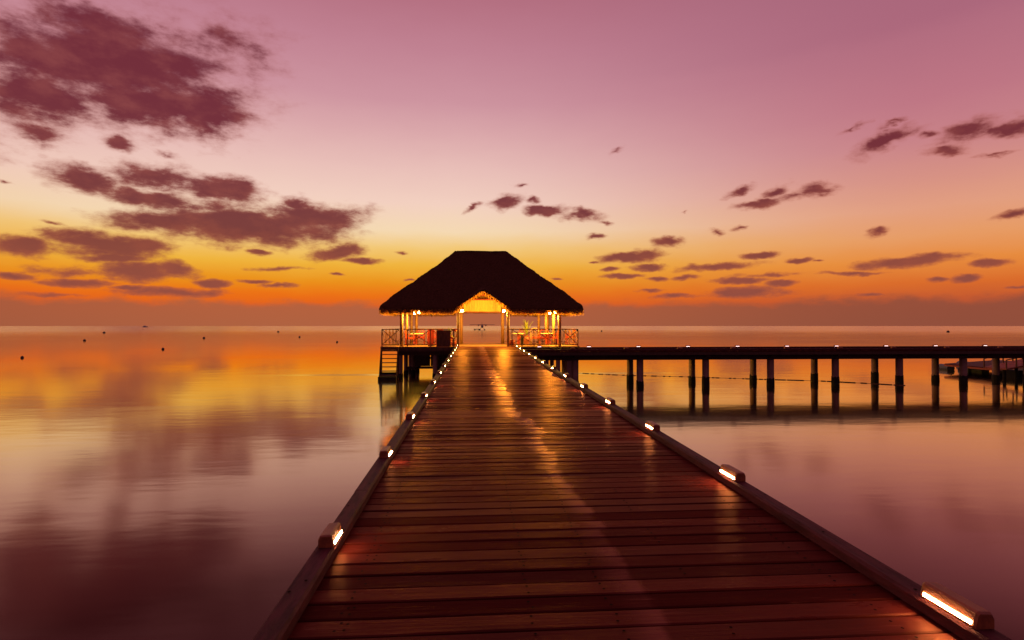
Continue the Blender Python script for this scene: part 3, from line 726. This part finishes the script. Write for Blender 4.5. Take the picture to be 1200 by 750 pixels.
# ------------------------------------------------------------------ furniture and plants
def armchair(x, y, rz, label, mat='redlac', cushion='red', high=.9, group='wooden armchairs in the pavilion'):
    t = empty('armchair', (x, y, FZ), label, 'armchair', group); O = Vector((x, y, FZ))
    bm = BM(); box(bm, x-.26, x+.26, y-.25, y+.25, FZ+.38, FZ+.42, .01); mk('seat', bm, M[mat], t)
    bm = BM(); box(bm, x-.24, x+.24, y-.22, y+.24, FZ+.422, FZ+.50, .025); mk('cushion', bm, M[cushion], t)
    for sx_ in (-1, 1):
        bm = BM(); tube(bm, [(x+sx_*.25, y-.23, FZ), (x+sx_*.25, y-.23, FZ+.62)], .022, 8); mk('leg', bm, M[mat], t)
        bm = BM(); tube(bm, [(x+sx_*.25, y+.26, FZ), (x+sx_*.25, y+.24, FZ+.4), (x+sx_*.25, y+.30, FZ+high-.1)], .022, 8); mk('leg', bm, M[mat], t)
        bm = BM(); tube(bm, [(x+sx_*.26, y-.27, FZ+.64), (x+sx_*.27, y, FZ+.65), (x+sx_*.26, y+.27, FZ+.66)], .025, 8); mk('armrest', bm, M[mat], t)
    bm = BM(); pts = [(x+.25*math.cos(a), y+.30, FZ+high-.1+.14*math.sin(a)) for a in [PI*i/10 for i in range(11)]]
    tube(bm, pts, .022, 8)
    for k in range(-2, 3): tube(bm, [(x+k*.08, y+.25, FZ+.44), (x+k*.08, y+.30, FZ+high-.11+.14*math.sin(math.acos(max(-1, min(1, k*.08/.25)))))], .010, 6)
    mk('backrest', bm, M[mat], t); t.rotation_euler.z = rz; return t
def table(x, y, label, r=.42, h=.72, cloth=True):
    t = empty('round_table', (x, y, FZ), label, 'table', 'round tables in the pavilion')
    bm = BM(); lathe(bm, (x, y, FZ+h-.04), [(r*.9, 0), (r, .008), (r, .035), (r*.97, .04)], 24); mk('tabletop', bm, M['cloth'], t)
    bm = BM(); lathe(bm, (x, y, FZ), [(.24, 0), (.22, .03), (.05, .06), (.035, .35), (.05, h-.041)], 16); mk('pedestal', bm, M['redlac'], t)
def high_chair(x, y, label):
    t = armchair(x, y, 0, label, 'rattan', 'red', .98, None); return t
def vase_plant(x, y, label, h=1.2, n=12, pot='pot', ph=.42, pr=.15, spread=.3, grp=None, lw=.035):
    t = empty('potted_plant', (x, y, FZ), label, 'plant', grp)
    bm = BM(); lathe(bm, (x, y, FZ), [(pr*.6, 0), (pr*.75, .03), (pr, ph*.6), (pr*.85, ph*.9), (pr*.95, ph), (pr*.8, ph), (pr*.7, ph-.05)], 16); mk('pot', bm, M[pot], t, smooth=False)
    bm = BM()
    for k in range(n):
        a = 2*PI*k/n+random.uniform(-.3, .3); L = h*random.uniform(.6, 1.05); s = spread*random.uniform(.3, 1.1); pts = []
        for i in range(7):
            f = i/6; pts.append(Vector((x+math.cos(a)*s*f**1.4, y+math.sin(a)*s*f**1.4, FZ+ph-.04+(L-ph)*(f-.12*f*f))))
        sd = Vector((-math.sin(a), math.cos(a), 0)); prv = None
        for i, p in enumerate(pts):
            w = lw*math.sin(PI*min(.96, .12+i/6*.86)); c_ = [bm.verts.new(p-sd*w), bm.verts.new(p+Vector((0, 0, -.008))), bm.verts.new(p+sd*w)]
            if prv: bm.faces.new((prv[0], prv[1], c_[1], c_[0])); bm.faces.new((prv[1], prv[2], c_[2], c_[1]))
            prv = c_
    mk('leaves', bm, M['leaf'], t)
def X(px, Y): return at(px, 400, Y).x
table(X(488, 33.4), 33.4, 'round pale table among the chairs left of the entrance, behind the railing cross')
armchair(X(481, 32.9), 32.9, PI/2, 'red armchair at the far left of the pavilion, beside the left corner post')
armchair(X(492.5, 34.4), 34.4, 0, 'armchair behind the pale left table, its back to the sea')
armchair(X(516.5, 33.0), 33.0, PI, 'red armchair with a curved back rising behind the solid railing board')
armchair(X(507, 34.8), 34.8, .4, 'pale-lit armchair peeking over the railing left of the curved red one')
# red folding screen
t = empty('red_locker', (X(505, 32.), 32., FZ), 'tall narrow dark red locker behind the left railing', 'locker')
xa, xb = X(501.3, 32.), X(508.7, 32.)
bm = BM(); box(bm, xa, xb, 31.85, 32.15, FZ+.04, FZ+.95, .012); mk('body', bm, M['redlac'], t)
bm = BM(); box(bm, xa+.02, (xa+xb)/2-.004, 31.832, 31.849, FZ+.07, FZ+.92, .003); mk('door', bm, M['redlac'], t)
bm = BM(); box(bm, (xa+xb)/2+.004, xb-.02, 31.832, 31.849, FZ+.07, FZ+.92, .003); mk('door', bm, M['redlac'], t)
bm = BM(); box(bm, xa+.02, xb-.02, 31.88, 32.12, FZ, FZ+.038); mk('plinth', bm, M['darkmetal'], t)
# lifebuoy hanging by the entrance post
c = at(531, 391.5, 31.55); lb = empty('lifebuoy', (c.x, c.y, c.z), 'red and white ring lifebuoy hanging left of the entrance', 'lifebuoy')
bm = BM(); R_, r_ = .24, .06; N1, N2 = 32, 10; rg = []
for i in range(N1):
    a = 2*PI*i/N1; rg.append([bm.verts.new((c.x+(R_+r_*math.cos(b2))*math.cos(a), c.y+r_*math.sin(b2), c.z+(R_+r_*math.cos(b2))*math.sin(a))) for b2 in [2*PI*j/N2 for j in range(N2)]])
for i in range(N1):
    for j in range(N2):
        f_ = bm.faces.new((rg[i][j], rg[i][(j+1) % N2], rg[(i+1) % N1][(j+1) % N2], rg[(i+1) % N1][j])); f_.material_index = 1 if (i//4) % 2 else 0
mk('ring', bm, [M['white'], M['red']], lb, smooth=True)
bm = BM(); bar(bm, (c.x, c.y+.07, c.z+.24), (c.x, c.y+.07, c.z-.5), .03); bar(bm, (c.x, c.y+.07, c.z-.5), (c.x, c.y+.07, FZ), .04); mk('stand', bm, M['darkmetal'], lb)
vase_plant(X(531.5, 31.9), 31.9, 'leafy plant in a dark red pot left of the entrance', .75, 16, 'redlac', .34, .17, .25)
vase_plant(X(527.5, 34.2), 34.2, 'yellow-lit leafy plant standing behind the dark railing board', 1.28, 12, 'pot', .6, .14, .22)
vase_plant(X(599.7, 31.6), 31.6, 'squat dark red pot with low leaves right of the entrance', .45, 12, 'redlac', .36, .2, .12)
vase_plant(X(611.8, 32.0), 32.0, 'slim dark vase with thin leaves behind the right railing', .82, 9, 'darkmetal', .62, .10, .2)
vase_plant(X(617, 33.8), 33.8, 'tall yellow-lit plant with long upright leaves behind the right railing', 1.75, 16, 'pot', .55, .2, .42, lw=.05)
high_chair(X(627, 32.5), 32.5, 'high arched rattan armchair seen from behind above the right railing')
bpy.data.objects[-1] if False else None
table(X(640, 33.6), 33.6, 'round pale table right of the arched rattan chair')
armchair(X(637, 32.4), 32.4, PI, 'wooden armchair between the rattan chair and the right post')
armchair(X(648.5, 33.9), 33.9, -PI/2, 'wooden armchair by the right rear posts')
table(X(607, 34.0), 34.0, 'round pale table just right of the entrance')
armchair(X(613, 35.0), 35.0, 0, 'wooden armchair behind the plant right of the entrance')
armchair(X(668, 34.6), 34.6, -PI/2, 'wooden armchair outside the right post beside the end railing')

# ------------------------------------------------------------------ seaplane moored far off
def seaplane():
    Y = 378.; c = at(565, 387, Y); t = empty('seaplane', (c.x, Y, ZW), 'small high wing twin engine seaplane on floats, seen far off through the pavilion', 'seaplane')
    x0, z0 = c.x, ZW; mt = M['alum']
    bm = BM(); lathe_pts = []
    tube(bm, [(x0, Y-6.2, z0+2.1), (x0, Y-5.4, z0+2.2), (x0, Y-3.5, z0+2.5), (x0, Y+1, z0+2.6), (x0, Y+4, z0+2.8), (x0, Y+7, z0+3.1)], [.25, .6, .85, .85, .5, .2], 14); mk('fuselage', bm, mt, t, smooth=True)
    bm = BM(); hexa(bm, [(x0-8.6, Y-1.4, z0+3.75), (x0+8.6, Y-1.4, z0+3.75), (x0+8.6, Y+.5, z0+3.75), (x0-8.6, Y+.5, z0+3.75), (x0-8.6, Y-1.3, z0+3.98), (x0+8.6, Y-1.3, z0+3.98), (x0+8.6, Y+.4, z0+3.9), (x0-8.6, Y+.4, z0+3.9)]); box(bm, x0-.6, x0+.6, Y-1.5, Y+1, z0+3.2, z0+3.74); mk('wing', bm, mt, t)
    for s in (-1, 1):
        bm = BM(); tube(bm, [(x0+s*2.5, Y-3., z0+3.5), (x0+s*2.5, Y-2.6, z0+3.5), (x0+s*2.5, Y+.4, z0+3.55)], [.2, .48, .3], 12); e = mk('engine', bm, mt, t)
        bm = BM()
        for k in range(3):
            a = k*2*PI/3+.3; bar(bm, (x0+s*2.5, Y-3.08, z0+3.5), (x0+s*2.5+1.25*math.cos(a), Y-3.08, z0+3.5+1.25*math.sin(a)), .12, .05)
        mk('propeller', bm, M['darkmetal'], e)
        bm = BM(); tube(bm, [(x0+s*1.6, Y-5, z0+.35), (x0+s*1.6, Y-4, z0+.3), (x0+s*1.6, Y+2, z0+.25), (x0+s*1.6, Y+4.5, z0+.5)], [.15, .5, .5, .1], 12); mk('float', bm, mt, t)
        bm = BM(); bar(bm, (x0+s*1.6, Y-2.8, z0+.6), (x0+s*.5, Y-2.8, z0+2.), .14); bar(bm, (x0+s*1.6, Y+1., z0+.6), (x0+s*.5, Y+1., z0+2.), .14); mk('strut', bm, M['darkmetal'], t)
    bm = BM(); hexa(bm, [(x0-.1, Y+5, z0+3.1), (x0+.1, Y+5, z0+3.1), (x0+.1, Y+7.2, z0+3.2), (x0-.1, Y+7.2, z0+3.2), (x0-.08, Y+6.2, z0+5.8), (x0+.08, Y+6.2, z0+5.8), (x0+.08, Y+7.5, z0+5.8), (x0-.08, Y+7.5, z0+5.8)]); box(bm, x0-3, x0+3, Y+6, Y+7, z0+3.6, z0+3.75); mk('tail', bm, mt, t)
    c = at(559.5, 386, Y-4); t = empty('mooring_raft', (c.x, Y-5, ZW), 'dark low mooring raft beside the far seaplane', 'raft')
    bm = BM(); box(bm, c.x-2.6, c.x+1.9, Y-8, Y-3, ZW+.55, ZW+.95, .05); mk('platform', bm, M['darkmetal'], t)
    for sx_ in (-1.8, 1.1):
        bm = BM(); tube(bm, [(c.x+sx_, Y-7.8, ZW+.2), (c.x+sx_, Y-3.2, ZW+.2)], .38, 12); mk('float_drum', bm, M['drum'], t)
    bm = BM()
    for sx_ in (-2.4, -1, .4, 1.7): bar(bm, (c.x+sx_, Y-7.9, ZW+.95), (c.x+sx_, Y-7.9, ZW+1.5), .08)
    mk('bollard_posts', bm, M['darkmetal'], t)
seaplane()

# ------------------------------------------------------------------ buoys on the left water
first = None
places = [(26, 419.5, 'low on the far left edge of the sea', 1.1), (99, 399.5, 'between the leftmost buoy and the tiny one above it', 1.), (122, 390.5, 'third buoy from the left, near the horizon', 1.), (191, 409.5, 'fourth buoy from the left, largest alone in open water', 1.15),
 (239, 396.5, 'fifth buoy from the left in orange water', 1.), (326, 389.5, 'near the horizon, left of the pair by the pavilion', 1.), (351, 395.3, 'left one of the two buoys nearest the pavilion', .9), (395, 401.2, 'closest buoy to the left of the pavilion stairs', 1.), (705, 388.5, 'alone on the sea right of the pavilion', .9), (1111, 389.5, 'alone near the horizon at the far right', 1.1)]
for px, py, lab, s in places:
    q_ = onz(px, py, ZW); dist = q_.length; r = 1.15*dist/FPX*s
    lab = 'small dark round mooring buoy ' + lab
    if first is None:
        first = empty('mooring_buoy', (q_.x, q_.y, ZW), lab, 'buoy', 'mooring buoys scattered on the calm sea'); K = r
        bm = BM(); lathe(bm, (q_.x, q_.y, ZW+r*.35), [(r*.3, -r*.95), (r*.8, -r*.6), (r, 0), (r*.8, r*.6), (r*.3, r*.95), (r*.1, r*1.0)], 14); mk('ball', bm, M['buoy'], first, smooth=True)
        bm = BM(); tube(bm, [(q_.x-r*.15, q_.y, ZW+r*1.3), (q_.x-r*.12, q_.y, ZW+r*1.6), (q_.x+r*.12, q_.y, ZW+r*1.6), (q_.x+r*.15, q_.y, ZW+r*1.3)], r*.06, 6); mk('ring', bm, M['darkmetal'], first)
    else:
        c = copy_tree(first); c.location = (q_.x, q_.y, ZW); c.scale = (r/K,)*3; c['label'] = lab
# tiny far boat at the horizon, left
q_ = onz(170, 383.6, ZW); s = 1.0
bt = empty('far_boat', (q_.x, q_.y, ZW), 'tiny pale boat on the horizon at the left', 'boat')
L = q_.length/FPX*2.2
bm = BM(); hexa(bm, [(q_.x-L*.8, q_.y-2, ZW-.3), (q_.x+L*.8, q_.y-2, ZW-.3), (q_.x+L*.8, q_.y+2, ZW-.3), (q_.x-L*.8, q_.y+2, ZW-.3), (q_.x-L, q_.y-2.6, ZW+L*.3), (q_.x+L*1.2, q_.y-2.6, ZW+L*.38), (q_.x+L*1.2, q_.y+2.6, ZW+L*.38), (q_.x-L, q_.y+2.6, ZW+L*.3)]); mk('hull', bm, M['white'], bt)
bm = BM(); box(bm, q_.x-L*.5, q_.x+L*.35, q_.y-1.8, q_.y+1.8, ZW+L*.3, ZW+L*.75, L*.05); mk('cabin', bm, M['white'], bt)

# ------------------------------------------------------------------ rope of small floats right
fl = empty('float_line', onz(900, 444, ZW), 'long rope with small floats lying on the water beyond the side walkway', 'float line')
rp = [(600, 434.5), (680, 437.5), (735, 440), (800, 441.5), (900, 444.8), (960, 446.5), (1010, 449), (1066, 452.3)]
W3 = [onz(a, b2, ZW) for a, b2 in rp]
dens_ = []
for a, b_ in zip(W3, W3[1:]):
    for i in range(10): dens_.append(a.lerp(b_, i/10))
bm = BM(); tube(bm, [v+Vector((0, 0, .0)) for v in dens_], .014, 6); rope = mk('rope', bm, M['rope'], fl)
bm = BM()
for i in range(0, len(dens_)-1):
    for f in (.2, .7):
        if random.random() < .4: continue
        v = dens_[i].lerp(dens_[i+1], f); d = (dens_[i+1]-dens_[i]).normalized()*random.uniform(.05, .13)
        bm = BM(); tube(bm, [v-d, v-d*.8, v+d*.8, v+d], [.012, .036, .036, .012], 8); mk('float', bm, M['rope'], fl)

# ------------------------------------------------------------------ floating pontoon and gangway far right
pt = empty('floating_pontoon', onz(1150, 437, ZW), 'floating landing platform on drums beyond the walkway at the right', 'pontoon')
zt = ZW+.50
cs = [onz(1107, 426, zt), onz(1168, 431.5, zt), onz(1245, 424, zt), onz(1160, 422.3, zt)]
bm = BM()
def slab(bm, cs, z0, z1):
    v0 = [bm.verts.new((c.x, c.y, z0)) for c in cs]; v1 = [bm.verts.new((c.x, c.y, z1)) for c in cs]; n = len(cs)
    for i in range(n): bm.faces.new((v0[i], v0[(i+1) % n], v1[(i+1) % n], v1[i]))
    bm.faces.new(v0[::-1]); bm.faces.new(v1)
slab(bm, cs, zt-.06, zt); mk('platform', bm, M['kerb'], pt)
bm = BM()
for a, b_ in zip(cs, cs[1:]+cs[:1]): bar(bm, (a.x, a.y, zt-.11), (b_.x, b_.y, zt-.11), .07, .10)
mk('edge_boards', bm, M['orange'], pt)
for px, py in ((1119, 434), (1144, 435), (1160, 436.5), (1185, 434), (1215, 431), (1140, 430), (1180, 428)):
    c_ = onz(px, py, ZW); c2 = c_+Vector((.2, 1.0, 0))
    bm = BM(); tube(bm, [(c_.x, c_.y+.3, ZW+.12), (c2.x, c2.y+.3, ZW+.12)], .24, 14); mk('float_drum', bm, M['drum'], pt)
gw = empty('gangway', onz(1200, 435, ZW), 'gangway with handrails and posts climbing right from the floating platform', 'gangway')
a = onz(1166, 432.5, zt+.02); b_ = at(1260, 413, a.y-1.2)
bm = BM(); sd = Vector((0, .7, 0)); t_ = (b_-a)
vv = [a-sd, b_-sd, b_+sd, a+sd]; w0 = [bm.verts.new(v) for v in vv]; w1 = [bm.verts.new(v+Vector((0, 0, .07))) for v in vv]
for i in range(4): bm.faces.new((w0[i], w0[(i+1) % 4], w1[(i+1) % 4], w1[i]))
bm.faces.new(w0[::-1]); bm.faces.new(w1); mk('ramp', bm, M['orange'], gw)
for s in (-1, 1):
    bm = BM()
    for i in range(9):
        p = a.lerp(b_, i/8)+sd*s*.95; bar(bm, p, p+Vector((0, 0, .55)), .05)
    bar(bm, a+sd*s*.95+Vector((0, 0, .55)), b_+sd*s*.95+Vector((0, 0, .55)), .05); mk('handrail', bm, M['rail'], gw)
for i in range(6):
    p = a.lerp(b_, .12+i*.15); bm = BM(); tube(bm, [(p.x, p.y, ZW-1), (p.x, p.y, p.z-.02)], .08, 10); mk('pile', bm, M['algae'], gw)
bm = BM(); box(bm, a.x+1.1, a.x+8, a.y-.3, a.y+.5, ZW-.1, ZW+.45); mk('crib', bm, M['algae'], gw)
